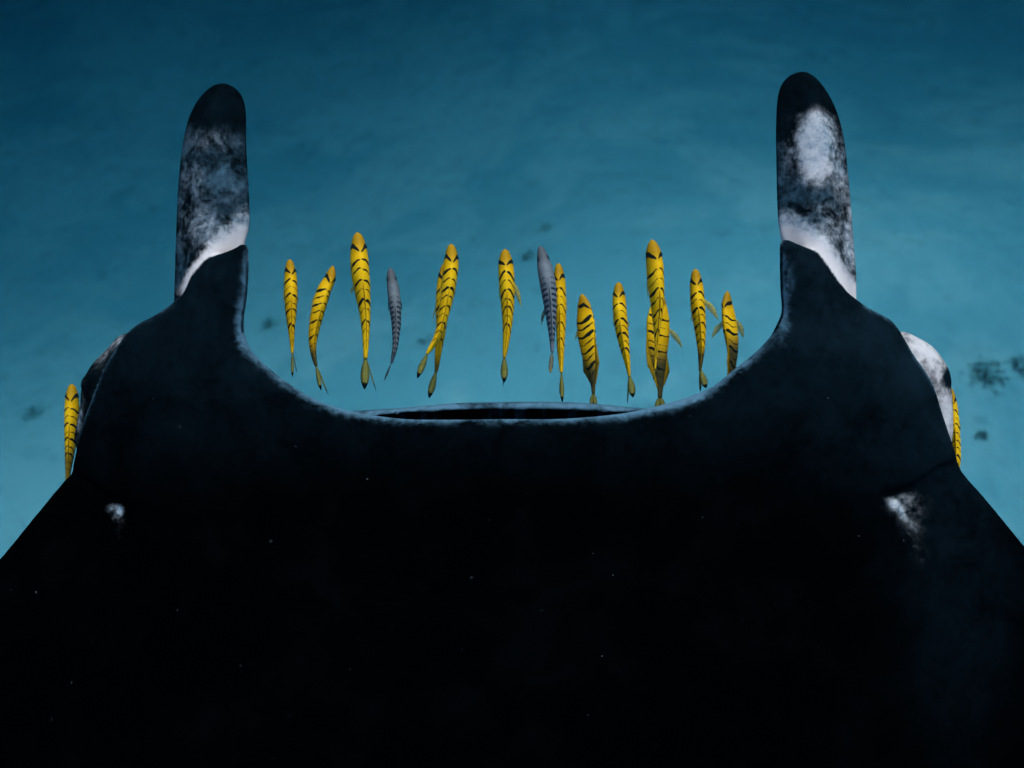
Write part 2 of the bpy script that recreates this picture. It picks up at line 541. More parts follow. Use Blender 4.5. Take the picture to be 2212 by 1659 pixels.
def surface_nets(F, ax, ay, az):
    S = F < 0
    nX, nY, nZ = F.shape
    cnt = np.zeros((nX - 1, nY - 1, nZ - 1), np.uint8)
    for i in (0, 1):
        for j in (0, 1):
            for k in (0, 1):
                cnt += S[i:nX - 1 + i, j:nY - 1 + j, k:nZ - 1 + k]
    act = (cnt > 0) & (cnt < 8)
    I, J, K = np.nonzero(act)
    vid = np.full(act.shape, -1, np.int32)
    vid[I, J, K] = np.arange(len(I))
    acc = np.zeros((len(I), 3))
    num = np.zeros(len(I))
    A3 = (ax, ay, az)
    corners = [(i, j, k) for i in (0, 1) for j in (0, 1) for k in (0, 1)]
    for a in corners:
        for axn in range(3):
            if a[axn]:
                continue
            b = list(a)
            b[axn] = 1
            fa = F[I + a[0], J + a[1], K + a[2]]
            fb = F[I + b[0], J + b[1], K + b[2]]
            m = (fa < 0) != (fb < 0)
            t = np.where(m, fa / np.where(m, fa - fb, 1), 0)
            for q, base in enumerate((I, J, K)):
                ca, cb = A3[q][base + a[q]], A3[q][base + b[q]]
                acc[:, q] += np.where(m, ca + (cb - ca) * t, 0)
            num += m
    V = acc / num[:, None]
    quads = []
    for axn in range(3):
        u, v = (axn + 1) % 3, (axn + 2) % 3
        sl0 = [slice(None)] * 3
        sl1 = [slice(None)] * 3
        sl0[axn], sl1[axn] = slice(0, -1), slice(1, None)
        for q in (u, v):
            sl0[q] = sl1[q] = slice(1, -1)
        s0, s1 = S[tuple(sl0)], S[tuple(sl1)]
        E = np.array(np.nonzero(s0 != s1))
        flip = s0[tuple(E)]
        c = E.copy()
        for q in (u, v):
            c[q] += 1
        def cell(du, dv):
            cc = c.copy()
            cc[u] += du
            cc[v] += dv
            return vid[cc[0], cc[1], cc[2]]
        q4 = np.stack([cell(-1, -1), cell(0, -1), cell(0, 0), cell(-1, 0)], 1)
        q4[~flip] = q4[~flip][:, ::-1]
        quads.append(q4)
    return V, np.concatenate(quads)


V, Q = surface_nets(F, AX, AY, AZ)
del F

# light relaxation (keeps the outline, removes grid traces)
def relax(V, Q, n=2):
    for it in range(n):
        acc = np.zeros_like(V)
        num = np.zeros(len(V))
        for a, b in ((0, 1), (1, 2), (2, 3), (3, 0)):
            for p, q in ((a, b), (b, a)):
                for c in range(3):
                    acc[:, c] += np.bincount(Q[:, p], V[Q[:, q], c], len(V))
                num += np.bincount(Q[:, p], minlength=len(V))
        L = acc / num[:, None] - V
        V = V + L * (0.5 if it % 2 == 0 else -0.52)
    return V


V = relax(V, Q, 6)
vx, vy, vz = V[:, 0], V[:, 1], V[:, 2]
pxs = W2 / 2 + vx / KPX * DIST / (DIST - vz)      # back to outline units, for pigment and painted sheen
pys = H2 / 2 - vy / KPX * DIST / (DIST - vz)


def lookup(G):
    i = np.clip(np.searchsorted(AX, vx) - 1, 0, len(AX) - 2)
    j = np.clip(np.searchsorted(AY, vy) - 1, 0, len(AY) - 2)
    fx = (vx - AX[i]) / (AX[i + 1] - AX[i])
    fy = (vy - AY[j]) / (AY[j + 1] - AY[j])
    return (G[i, j] * (1 - fx) + G[i + 1, j] * fx) * (1 - fy) + (G[i, j + 1] * (1 - fx) + G[i + 1, j + 1] * fx) * fy


dAv = lookup(dA)


def blob(cx, cy, rx, ry, ang=0.0):
    c, s = math.cos(math.radians(ang)), math.sin(math.radians(ang))
    u = (pxs - cx) * c + (pys - cy) * s
    v = -(pxs - cx) * s + (pys - cy) * c
    return np.exp(-((u / rx) ** 2 + (v / ry) ** 2))


low = vz < -0.026
dl, dr = line_dist(DIAG_L, pxs, pys), line_dist(DIAG_R, pxs, pys)
inL = (pxs < 620) & (pys < 720) & (pxs > 330)
inR = (pxs > 1620) & (pys < 720) & (pxs < 1880)
out = dAv > -0.003
soft_out = sstep(-0.0025, 0.0025, dAv) * sstep(-0.012, -0.024, vz)
white = np.zeros(len(V))
# left lobe: bright lip along the sleeve edge, cloudy middle, dark tip
lw = np.interp(pxs, [385, 430, 470, 535], [9, 19, 44, 66])
wl = 1.05 * np.exp(-(dl / lw) ** 3) * np.interp(pxs, [380, 420, 470], [0.7, 0.9, 1.0])
lipmask = np.where(inL & out, np.exp(-(dl / 26) ** 2), 0)
wl = np.maximum(wl, 0.40 * blob(440, 490, 60, 70, -25))
wl = np.maximum(wl, 0.33 * blob(420, 395, 34, 46))
wl = np.maximum(wl, 0.27 * blob(455, 305, 58, 36))
wl = np.maximum(wl, 0.22 * blob(500, 430, 32, 60))
wl = np.where(dl > lw * 1.25, wl * 0.84, wl)
wl *= sstep(235, 320, pys) * (1 - 0.5 * sstep(400, 376, pxs))
wl *= 1 - 0.75 * blob(455, 335, 12, 30, 20) - 0.7 * blob(485, 452, 34, 14, -15) - 0.7 * blob(482, 395, 26, 30)
white = np.where(inL & out, wl, white)
# right lobe: big white patch, bright broad lip, streaky outer side
rw = np.interp(pxs, [1680, 1740, 1790, 1850], [46, 54, 40, 26])
wr = 1.08 * np.exp(-(dr / rw) ** 4)
wr = np.maximum(wr, 1.15 * np.exp(-((((pxs - 1764) / 46) ** 2 + ((pys - 318) / 82) ** 2)) ** 2))
wr = np.maximum(wr, 0.55 * blob(1812, 360, 22, 90, -6))
wr = np.maximum(wr, 0.60 * blob(1836, 520, 20, 120, -3))
wr = np.maximum(wr, 0.45 * blob(1800, 500, 40, 45, 0))
wr = np.maximum(wr, 0.30 * blob(1715, 330, 25, 60))
wr = np.maximum(wr, 0.32 * blob(1770, 455, 40, 22))
wr *= sstep(205, 262, pys)
lipmask = np.where(inR & out, np.exp(-(dr / 24) ** 2), lipmask)
wr *= 1 - 0.5 * blob(1795, 330, 6, 26, 10) - 0.5 * blob(1740, 420, 36, 18)
white = np.where(inR & out, wr, white)
# cheeks under the rim of the head: mottling, with sheen and highlight painted in
ck = (vz < -0.03) & (pys > 690) & (pys < 1030)
cl = 0.42 * blob(250, 735, 28, 12, -45) + 0.36 * blob(222, 768, 9, 26, 30) + 0.30 * blob(172, 905, 6, 50, 8) + 0.04
white = np.where(ck & (pxs < 300), cl, white)
crt = 0.36 + 0.60 * blob(1985, 745, 36, 26, 45) + 0.45 * blob(2020, 790, 16, 40, -20) + 0.55 * blob(2050, 905, 16, 62, -8)
crt *= 1 - 0.95 * np.exp(-(((pxs - 2053) / 20) ** 2 + ((pys - 816) / 28) ** 2) ** 2)
white = np.where(ck & (pxs > 1930), crt, white)
lipmask = np.where(ck & (pxs > 1930), 0.65, lipmask)  # smooth bright highlight painted on the right cheek
# pale flecks behind the creases
topv = vz > -0.03
sp = 1.0 * blob(258, 1103, 7, 11, 10) + 0.42 * blob(240, 1096, 12, 7, -30) + 0.14 * blob(252, 1118, 16, 20) + 0.06 * blob(255, 1150, 14, 26)
sp = np.maximum(sp, 0.80 * np.maximum(blob(1934, 1090, 18, 11, 35), 0.85 * blob(1948, 1106, 9, 24, -25)))
sp = np.maximum(sp, 0.30 * blob(1960, 1092, 40, 30, 20))
sp = np.maximum(sp, 0.17 * blob(1968, 1135, 26, 40, -25))
sp = np.maximum(sp, 0.07 * blob(1985, 1185, 28, 45, -25))
sp *= sstep(-3, 9, pys - np.interp(pxs, [145, 215, 268, 1905, 1928, 1980, 2079], [1027, 1068, 1092, 1068, 1069, 1052, 1010]))
white = np.where(topv, np.maximum(white, sp), white)
white = np.where(inL | inR, white * soft_out, white)
lipmask = lipmask * soft_out
white = np.where(ck, white * sstep(992, 965, pys), white)
white = np.clip(white, 0, 1.1)

# pale blue-grey skin of lips and jaw; rim light and horn sheen painted in
d_in = np.maximum(-dAv, 0)
front = sstep(1010, 880, pys)
edge_side = sstep(640, 560, np.minimum(pxs, 2212 - pxs))
horn_gap = sstep(6, 40, np.minimum(dl, dr))
rim = np.exp(-(d_in / 0.007) ** 1.3) * front * horn_gap * (0.62 - 0.16 * edge_side)  # rim light painted as a paler tone along the edges
lip = np.exp(-(d_in / 0.013)) * sstep(600, 800, np.minimum(pxs, 2212 - pxs)) * sstep(930, 860, pys) * 0.62
horn_sheen = 0.62 * blob(522, 705, 14, 50) + 0.20 * blob(528, 600, 7, 60) + 0.55 * blob(1693, 698, 15, 40) + 0.22 * blob(1702, 600, 16, 60) + 0.2 * blob(1694, 620, 8, 60)
horn_sheen = horn_sheen + 0.30 * blob(560, 780, 40, 14, 40) + 0.2 * blob(1610, 790, 50, 12, -40) + 0.5 * blob(1510, 858, 22, 7, -20)
pale = np.where(dAv <= 0.004, np.clip(rim + lip + horn_sheen, 0, 1), 0)
pale = np.where((vz < -0.055) & (pys > 840) & (pys < 925) & (pxs > 680) & (pxs < 1500), 0.0, pale)
jawlip = (vz < -0.062) & (vz > -0.165) & (pxs > 700) & (pxs < 1450) & (pys > 850) & (pys < 915)
dMv = lookup(dM)
pale = np.where(jawlip, (0.35 + 0.75 * fbm(vx * 38 + 90, vy * 60 + 40, 21, 4) ** 1.2) * sstep(-0.001, 0.006, dMv), pale)
gums = (dMv < 0.001) & (vz < -0.055) & (vz > -0.2) & (pys > 840) & (pys < 925) & (pxs > 680) & (pxs < 1500)
pale = np.where(gums, 0.65 * sstep(0.48, 0.70, fbm(vx * 60 + 30, vy * 8 + 70, 33, 3)), pale)
pale = np.where((vz < -0.05) & inL & ~out, 0.0, pale)
paddle = (inL | inR) & out & (vz < -0.03)
pale = np.where(paddle, 0.26 * sstep(230, 330, pys), pale)
haze_tint_v = np.clip(sstep(1120, 720, pys) * 0.52 + 0.35 * blob(2000, 880, 240, 220) + 0.40 * blob(2085, 1230, 120, 330) + 0.45 * blob(560, 790, 60, 40)
                     + 0.5 * blob(1960, 720, 90, 60) + 0.4 * blob(480, 600, 60, 60) + 0.75 * blob(1725, 610, 60, 110) + 0.4 * blob(1850, 720, 120, 60), 0, 1)  # front and right side painted lighter, standing in for haze and rim light

MANTA = empty('manta_ray', to_world((0, 0, 0)), (PITCH, 0, 0))
tag(MANTA, 'huge black manta ray seen from above with raised horn lobes and open mouth', 'manta ray')
mesh_obj('body', V, Q, M_SKIN, MANTA, {'white': white, 'pale': pale, 'shoulder': haze_tint_v, 'lip': lipmask})


def ellipsoid(c, r, n=14, m=10, rot=None):
    vs, fs = [], []
    for i in range(m + 1):
        th = math.pi * i / m
        for j in range(n):
            ph = 2 * math.pi * j / n
            p = Vector((r[0] * math.sin(th) * math.cos(ph), r[1] * math.sin(th) * math.sin(ph), r[2] * math.cos(th)))
            if rot is not None:
                p = rot @ p
            vs.append((p[0] + c[0], p[1] + c[1], p[2] + c[2]))
    for i in range(m):
        for j in range(n):
            fs.append((i * n + j, (i + 1) * n + j, (i + 1) * n + (j + 1) % n, i * n + (j + 1) % n))
    return vs, fs


for ex, ey in ((193, 832), (2037, 826)):
    vs, fs = ellipsoid(loc(ex, ey, -0.112), (0.012, 0.018, 0.018))
    mesh_obj('eye', vs, fs, M_EYE, MANTA)
# whip tail behind the wings
tp = [(0.0, -1.55, -0.02), (0.01, -1.9, -0.03), (0.0, -2.4, -0.05), (-0.03, -2.9, -0.04)]
tv, tf = [], []
TS = catmull(tp, 8, False)
for i, p in enumerate(TS):
    r = 0.024 * (1 - i / (len(TS) - 1)) + 0.003
    for j in range(10):
        a = 2 * math.pi * j / 10
        tv.append((p[0] + r * math.cos(a), p[1], p[2] + r * math.sin(a)))
for i in range(len(TS) - 1):
    for j in range(10):
        tf.append((i * 10 + j, i * 10 + (j + 1) % 10, (i + 1) * 10 + (j + 1) % 10, (i + 1) * 10 + j))
z_ = np.zeros(len(tv))
mesh_obj('tail', tv, tf, M_SKIN, MANTA, {'white': z_, 'pale': z_, 'shoulder': z_, 'lip': z_})

# ------------------------------------------------------------------ striped pilot fish
def c3(x, y): return 584.0 + .2560 * x, 460.1 + .2560 * y
def c4(x, y): return 867.1 + .24536 * x, 495.5 + .24536 * y
def c5(x, y): return 1203.3 + .24536 * x, 495.5 + .24536 * y
def c6(x, y): return 88.5 + .3201 * x, 663.6 + .3201 * y
def c7(x, y): return 1813.8 + .3465 * x, 663.6 + .3465 * y
SCALE = {c3: .2560, c4: .24536, c5: .24536, c6: .3201, c7: .3465}

DEEP = 1.85      # body depth against its thickness


def leaf(p0, p1, width, side, peak=0.6, bend=0.0, sharp=1.0, n=16, thick=0.0006, start=0.25):
    """A thin fin blade from p0 to p1; side is the unit direction its width lies in."""
    p0, p1, side = np.array(p0), np.array(p1), np.array(side)
    ax = p1 - p0
    nrm = np.cross(ax, side)
    nrm = nrm / (np.linalg.norm(nrm) + 1e-9)
    vs, fs, al = [], [], []
    for i in range(n + 1):
        t = i / n
        if t < peak:
            w = start + (1 - start) * math.sin(t / peak * math.pi / 2) ** 1.3
        else:
            w = max(0.02, math.cos((t - peak) / (1 - peak) * math.pi / 2) ** sharp)
        w *= width / 2
        c = p0 + ax * t + side * bend * 4 * t * (1 - t)
        for q, u in ((-1, 0), (0, 1), (1, 0), (0, -1)):
            vs.append(c + side * w * q + nrm * thick * u)
            al.append(t)
    for i in range(n):
        for j in range(4):
            fs.append((i * 4 + j, i * 4 + (j + 1) % 4, (i + 1) * 4 + (j + 1) % 4, (i + 1) * 4 + j))
    fs.append((3, 2, 1, 0))
    fs.append(tuple(n * 4 + j for j in range(4)))
    return vs, fs, al


def join_parts(parts):
    V_, F_, A_ = [], [], []
    for vs, fs, al in parts:
        o = len(V_)
        V_ += list(vs)
        F_ += [tuple(k + o for k in f) for f in fs]
        A_ += list(al)
    return V_, F_, A_


def make_fish(crop, spine, widths, h, label, group, name='striped_fish', roll=0.0, dusk=(0.92, 1.0), dusk_amt=0.5, tail=(), pect=(), grey=False,
              fins=False, cat='fish', phase=0.0, contrast=1.0):
    sc = SCALE[crop]
    P = np.array([loc(*crop(x, y), h)[:2] for x, y in spine])
    S = catmull(P, 24, False)
    seg = np.concatenate([[0], np.cumsum(np.linalg.norm(np.diff(S, axis=0), axis=1))])
    total = seg[-1]
    N, M = 150, 36
    u = np.linspace(0, 1, N) ** 1.0
    u = np.concatenate([[0.0015, 0.005, 0.01], u[2:]])
    N = len(u)
    cx, cy = np.interp(u * total, seg, S[:, 0]), np.interp(u * total, seg, S[:, 1])
    # widths are listed at heights of the outline drawing: turn them into fractions of length
    ys = np.array([crop(0, w[0])[1] for w in widths])
    sy = np.array([H2 / 2 - s[1] / (KPX * (DIST - h) / DIST) for s in S])
    order = np.argsort(sy)
    us = np.interp(ys, sy[order], seg[order] / total)
    wv = np.array([w[1] for w in widths]) * sc * KPX * (DIST - h) / DIST
    us = np.concatenate([[0.0, 0.035], us, [1.0]])
    wv = np.concatenate([[wv[0] * 0.22, wv[0] * 0.60], wv, [wv[-1] * 0.92]])
    keep = np.concatenate([[True], np.diff(us) > 0.004])
    us, wv = us[keep], wv[keep]
    W = np.interp(u, us, wv)
    for _ in range(7):
        W[1:-1] = 0.25 * W[:-2] + 0.5 * W[1:-1] + 0.25 * W[2:]
    W *= np.clip(u / 0.022, 0, 1) ** 0.5
    ro = math.radians(roll)
    half = W / 2 / math.sqrt(math.cos(ro) ** 2 + (DEEP * math.sin(ro)) ** 2)
    deep = half * np.interp(u, [0, 0.1, 0.3, 0.75, 1.0], [1.0, 1.55, DEEP, DEEP, 1.5])
    T = np.gradient(np.stack([cx, cy], 1), axis=0)
    T = T / np.linalg.norm(T, axis=1)[:, None]
    for _ in range(6):
        T[1:-1] = (T[:-2] + T[1:-1] * 2 + T[2:]) / 4
    nrm = np.stack([-T[:, 1], T[:, 0]], 1)
    if True:       # make the side vector point to the picture's right
        nrm = np.where((nrm[:, :1] < 0), -nrm, nrm)
    z3 = np.zeros(N)
    side = np.stack([nrm[:, 0] * math.cos(ro), nrm[:, 1] * math.cos(ro), z3 + math.sin(ro)], 1)
    up = np.stack([-nrm[:, 0] * math.sin(ro), -nrm[:, 1] * math.sin(ro), z3 + math.cos(ro)], 1)
    mid = np.array([cx.mean(), cy.mean(), h])
    C = np.stack([cx, cy, z3 + h], 1) - mid
    phi = np.linspace(-math.pi, math.pi, M, endpoint=False)
    sp, cp = np.sin(phi), np.cos(phi)
    lens = 1 - 0.10 * cp ** 2                       # slightly keeled back and belly
    Vv = (C[:, None, :] + side[:, None, :] * (half[:, None] * sp[None] * lens[None])[:, :, None]
          + up[:, None, :] * (deep[:, None] * np.sign(cp)[None] * np.abs(cp)[None] ** 0.92)[:, :, None])
    uu = np.repeat(u[:, None], M, 1)
    ph = np.repeat(phi[None], N, 0)
    aph = np.minimum(np.abs(ph), math.pi / 2 + 0.3)
    # crossbars: alternately broad and narrow, swept back down the flanks
    bar = np.zeros_like(uu)
    fr = random.Random(int(phase * 1000) + len(label))
    lag = fr.uniform(0.050, 0.075) * np.sin(np.minimum(aph, 1.5)) ** 2.1
    wig = 0.004 * np.sin(ph * 3.1 + phase * 5) + 0.003 * np.sin(ph * 7 + phase)
    if not grey:
        for i in range(9):
            c0 = 0.232 + 0.077 * i + fr.uniform(-0.009, 0.009) + np.sign(ph) * fr.uniform(-0.006, 0.006)
            broad = (i % 2 == 0)
            w = (0.0145 * fr.uniform(0.8, 1.25) if broad else 0.0088 * fr.uniform(0.65, 1.2)) * (1.0 if i < 7 else 0.8)
            w = w * (0.45 + 0.75 * np.exp(-((aph - fr.uniform(0.6, 1.1)) / 0.6) ** 2)) * contrast
            bar = np.maximum(bar, np.exp(-(np.abs(uu - c0 - lag - wig) / w) ** 3) * (0.95 if broad else 0.84) * np.clip(0.35 + aph / 0.35, 0, 1) * (1 if i < 8 else 0.6))
        eb = np.abs(uu - (0.172 - 0.050 * np.clip(aph / 0.9, 0, 1)) - wig)
        bar = np.maximum(bar, np.exp(-(eb / (0.009 + 0.014 * np.clip(aph / 0.9, 0, 1))) ** 3) * np.clip((aph - 0.02) / 0.2, 0, 1) * np.clip((2.0 - aph) * 3, 0, 1))
    else:
        for i in range(13):
            c0 = 0.26 + 0.052 * i
            bar = np.maximum(bar, np.exp(-(np.abs(uu - c0 - 0.35 * lag) / 0.015) ** 2.4) * 0.88 * np.clip((aph - 0.12) / 0.25, 0, 1) * np.clip((c0 - 0.15) / 0.3, 0.2, 1))
        bar = np.maximum(bar, 0.75 * np.exp(-((uu - 0.13) / 0.03) ** 2) * np.clip((aph - 0.5) * 3, 0, 1))
        bar = np.maximum(bar, 0.45 * np.exp(-(aph / 0.10) ** 2) * sstep(0.2, 0.32, uu) * sstep(0.5, 0.4, uu))
    dk = sstep(dusk[0], dusk[1], uu) * dusk_amt
    hd = sstep(0.22, 0.08, uu)
    rg = np.exp(-(aph / 0.16) ** 2) * sstep(0.2, 0.5, uu)
    body_v = [tuple(p) for p in Vv.reshape(-1, 3)]
    ff = []
    for i in range(N - 1):
        for j in range(M):
            ff.append((i * M + j, i * M + (j + 1) % M, (i + 1) * M + (j + 1) % M, (i + 1) * M + j))
    ff.append(tuple(range(M))[::-1])
    ff.append(tuple((N - 1) * M + j for j in range(M)))
    root = empty(name, to_world(mid), (PITCH, 0, 0))
    tag(root, label, cat, group)
    mesh_obj('body', body_v, ff, M_GREY if grey else M_YELLOW, root,
             {'bar': bar.ravel(), 'dusk': dk.ravel(), 'head': hd.ravel(), 'ridge': rg.ravel()})
    # eyes
    ie = int(np.argmin(np.abs(u - 0.125)))
    for s in (-1, 1):
        p = C[ie] + side[ie] * half[ie] * 0.84 * s + up[ie] * deep[ie] * 0.42
        r = max(0.0016, half[ie] * 0.17)
        vs, fs = ellipsoid(p, (r, r * 1.2, r), 10, 7)
        mesh_obj('eye', vs, fs, M_EYE, root)
    # dorsal and anal fin: low blades along back and belly
    for nm, sg, a, b, hh in (('dorsal_fin', 1, 0.40, 0.93, 0.16), ('anal_fin', -1, 0.58, 0.92, 0.16)):
        ii = np.nonzero((u >= a) & (u <= b))[0][::3]
        fv, fa = [], []
        hm_ = half.max() * 2 * hh * (2.6 if fins else 1.0)
        for k, i in enumerate(ii):
            t = k / (len(ii) - 1)
            e = C[i] + up[i] * deep[i] * 0.93 * sg
            tall = hm_ * (min(1, t / 0.12) * (1 - t) ** 0.8 + 0.12) if not fins else hm_ * (min(1, (t + .02) / 0.55) ** 1.2 if t < 0.55 else ((1 - t) / 0.45) ** 0.8 * 0.8 + 0.05)
            tip = e + up[i] * (tall + deep[i] * 0.07) * sg - np.array([T[i, 0], T[i, 1], 0]) * 0.0 + np.array([T[i, 0], T[i, 1], 0]) * tall * 0.5
            for q in (-1, 1):
                fv.append(e + side[i] * 0.0007 * q)
                fa.append(0.2)
            for q in (1, -1):
                fv.append(tip + side[i] * 0.00025 * q)
                fa.append(0.5)
        fs = []
        m_ = len(ii)
        for k in range(m_ - 1):
            for j in range(4):
                fs.append((k * 4 + j, k * 4 + (j + 1) % 4, (k + 1) * 4 + (j + 1) % 4, (k + 1) * 4 + j))
        fs.append((3, 2, 1, 0))
        fs.append(tuple((m_ - 1) * 4 + j for j in range(4)))
        mesh_obj(nm, fv, fs, (M_GREYFIN if grey else M_GOLD), root, {'along': fa})
    # tail fin: upper and lower lobe
    base = C[-3]
    parts = []
    for (tx, ty, wd, tilt, dz) in tail:
        tpnt = loc(*crop(tx, ty), h + dz) - mid
        d2 = (tpnt - base)[:2]
        d2 = d2 / np.linalg.norm(d2)
        sd = np.array([-d2[1] * math.cos(math.radians(tilt)), d2[0] * math.cos(math.radians(tilt)), math.sin(math.radians(tilt))])
        parts.append(leaf(base + np.array([0, 0, dz * 0.15]), tpnt, wd * sc * KPX * (DIST - h) / DIST / max(0.2, math.cos(math.radians(tilt))), sd,
                          0.58, sharp=0.75))
    if parts:
        vs, fs, al = join_parts(parts)
        mesh_obj('tail_fin', vs, fs, M_PALEFIN if grey == 2 else (M_GREYFIN if grey else M_FIN), root, {'along': al})
    # pectoral fins: spread where given, else folded along the flank
    given = {}
    for (rx_, ry_, tx, ty, wd) in pect:
        a = loc(*crop(rx_, ry_), h - 0.006) - mid
        b = loc(*crop(tx, ty), h - 0.016) - mid
        sgn = 1 if tx > rx_ else -1
        given[sgn] = (a, b, wd)
    ip = int(np.argmin(np.abs(u - 0.30)))
    iq = int(np.argmin(np.abs(u - 0.44)))
    for sgn in (-1, 1):
        if sgn in given:
            a, b, wd = given[sgn]
            d2 = (b - a)[:2]
            d2 = d2 / np.linalg.norm(d2)
            sd = np.array([-d2[1], d2[0], 0.25]) if sgn > 0 else np.array([d2[1], -d2[0], 0.25])
            sd = sd / np.linalg.norm(sd)
            a = a - np.array([sgn, 0, 0]) * 0.003
            vs, fs, al = leaf(a, b, wd * sc * KPX, sd, 0.38, bend=wd * sc * KPX * 0.22, sharp=1.3, start=0.5)
            mt = M_PALEFIN if grey else M_PECT
        else:
            a = C[ip] + side[ip] * half[ip] * 0.93 * sgn - up[ip] * deep[ip] * 0.25
            b = C[iq] + side[iq] * (half[iq] * 1.05 + 0.001) * sgn - up[iq] * deep[iq] * 0.45
            vs, fs, al = leaf(a, b, 0.010, up[ip], 0.4, sharp=1.2, start=0.5)
            mt = M_GREYFIN if grey else M_PECT
        mesh_obj('pectoral_fin', vs, fs, mt, root, {'along': al})
    return root


G1 = 'yellow striped fish leading the manta ray'
G2 = 'grey banded fish among the yellow ones'
make_fish(c3, [(163, 388), (168, 490), (172, 600), (173, 720), (174, 850), (178, 1000), (183, 1100), (185, 1185)],
          [(490, 105), (600, 122), (720, 122), (850, 100), (1000, 60), (1100, 38), (1185, 22)], -0.16,
          'slim yellow black-barred fish nearest the left horn of the manta', G1, tail=[(187, 1385, 26, 0, 0.004), (225, 1350, 9, 0, -0.02)], dusk=(.93, 1.1), dusk_amt=.5, phase=.1, roll=-17)
make_fish(c3, [(530, 442), (514, 510), (497, 565), (455, 650), (420, 760), (390, 880), (367, 1000), (358, 1100), (366, 1200), (387, 1290)],
          [(510, 92), (565, 115), (650, 132), (760, 135), (880, 122), (1000, 98), (1100, 74), (1200, 52), (1290, 32)], -0.14,
          'yellow barred fish bent like a bow with a blackish tail stalk, beside the slim one', G1, roll=-24, tail=[(428, 1500, 36, 0, 0.004), (490, 1538, 14, 0, -0.02)],
          dusk=(.74, .90), dusk_amt=.95, phase=.5)
make_fish(c3, [(735, 160), (745, 300), (752, 420), (765, 560), (782, 700), (798, 850), (805, 1000), (805, 1120), (803, 1225)],
          [(300, 148), (420, 165), (560, 158), (700, 133), (850, 98), (1000, 70), (1120, 54), (1225, 38)], -0.10,
          'large yellow barred fish with olive paddle tail, left of the slim grey one', G1, tail=[(795, 1490, 76, 0, 0.006), (893, 1505, 12, 0, -0.02)],
          pect=[(693, 610, 680, 690, 26)], dusk=(.93, 1.1), dusk_amt=.4, phase=.2, roll=-14)
make_fish(c3, [(1010, 458), (1020, 530), (1035, 630), (1045, 720), (1055, 820), (1062, 920), (1060, 1020), (1055, 1110), (1040, 1190), (1022, 1270)],
          [(530, 80), (630, 105), (720, 108), (820, 100), (920, 85), (1020, 65), (1110, 50), (1190, 38), (1270, 20)], -0.20,
          'small grey fish with dark crossbands swimming alone with its tail curling left', G2, name='grey_fish', grey=1, tail=[(960, 1415, 17, 0, 0.002)], dusk=(.84, .95), dusk_amt=.8, roll=-6)
make_fish(c4, [(382, 290), (372, 400), (360, 560), (357, 700), (353, 830), (346, 920), (335, 1000), (322, 1100), (312, 1200), (305, 1255)],
          [(400, 95), (560, 112), (700, 115), (830, 100), (920, 84), (1000, 72), (1100, 60), (1200, 42), (1255, 30)], -0.19,
          'yellow barred fish mostly hidden beneath another, its olive tail hanging straight down', G1, roll=-8, tail=[(242, 1488, 62, 0, 0.004)],
          pect=[(300, 640, 270, 830, 14)], dusk=(.80, .96), dusk_amt=.85, phase=.7)
make_fish(c4, [(437, 125), (440, 250), (432, 350), (419, 480), (398, 620), (370, 760), (340, 880), (300, 980), (262, 1040), (225, 1095)],
          [(250, 128), (350, 142), (480, 132), (620, 116), (760, 96), (880, 76), (980, 60), (1040, 48), (1095, 26)], -0.12,
          'yellow barred fish lying over another one, tail swept left with a black tip', G1, tail=[(138, 1312, 58, 0, 0.004)], dusk=(.97, 1.2), dusk_amt=.3, phase=.35, roll=-9)
make_fish(c4, [(912, 170), (918, 290), (924, 400), (930, 540), (935, 680), (934, 800), (929, 900), (920, 1000), (911, 1080), (905, 1130)],
          [(290, 130), (400, 142), (540, 135), (680, 115), (800, 93), (900, 75), (1000, 58), (1080, 42), (1130, 28)], -0.14,
          'straight yellow barred fish at the centre with its right fin spread', G1, tail=[(905, 1352, 66, 0, 0.004), (895, 1392, 12, 0, -0.012)],
          pect=[(990, 455, 1055, 695, 52)], dusk=(.80, 1.05), dusk_amt=.45, phase=.9)
make_fish(c4, [(1380, 295), (1390, 430), (1397, 550), (1402, 680), (1404, 800), (1403, 920), (1402, 1040), (1405, 1150), (1408, 1260)],
          [(430, 106), (550, 106), (680, 100), (800, 92), (920, 82), (1040, 70), (1150, 50), (1260, 28)], -0.19,
          'yellow barred fish half covered on its left by a dark grey fish', G1, tail=[(1417, 1528, 40, 0, 0.004), (1392, 1450, 14, 0, -0.012)], roll=9, dusk=(.95, 1.2), dusk_amt=.4, phase=.6, contrast=.8)
make_fish(c4, [(1220, 143), (1240, 230), (1264, 350), (1288, 480), (1304, 600), (1314, 720), (1321, 840), (1325, 950), (1327, 1040), (1328, 1080)],
          [(230, 98), (350, 138), (480, 142), (600, 128), (720, 104), (840, 76), (950, 50), (1040, 36), (1080, 26)], -0.13,
          'dark grey fish with a pale orange back line, pressed against a yellow one', G2, name='grey_fish', grey=2, tail=[(1310, 1268, 42, 0, 0.004)],
          pect=[(1255, 690, 1233, 845, 34)], dusk=(.80, .95), dusk_amt=.2)
make_fish(c4, [(1588, 565), (1605, 660), (1620, 800), (1632, 950), (1648, 1080), (1666, 1200), (1680, 1300), (1689, 1390), (1690, 1440)],
          [(660, 122), (800, 155), (950, 152), (1080, 130), (1200, 98), (1300, 66), (1390, 38), (1440, 36)], -0.20,
          'stout yellow fish with bold bars rolled to show its left flank, just above the mouth', G1, roll=-38, fins=True, tail=[(1668, 1565, 40, 0, 0.0), (1712, 1565, 40, 0, 0.0)],
          pect=[(1548, 880, 1530, 985, 26)], dusk=(.56, .82), dusk_amt=.95, phase=.15, contrast=1.35)
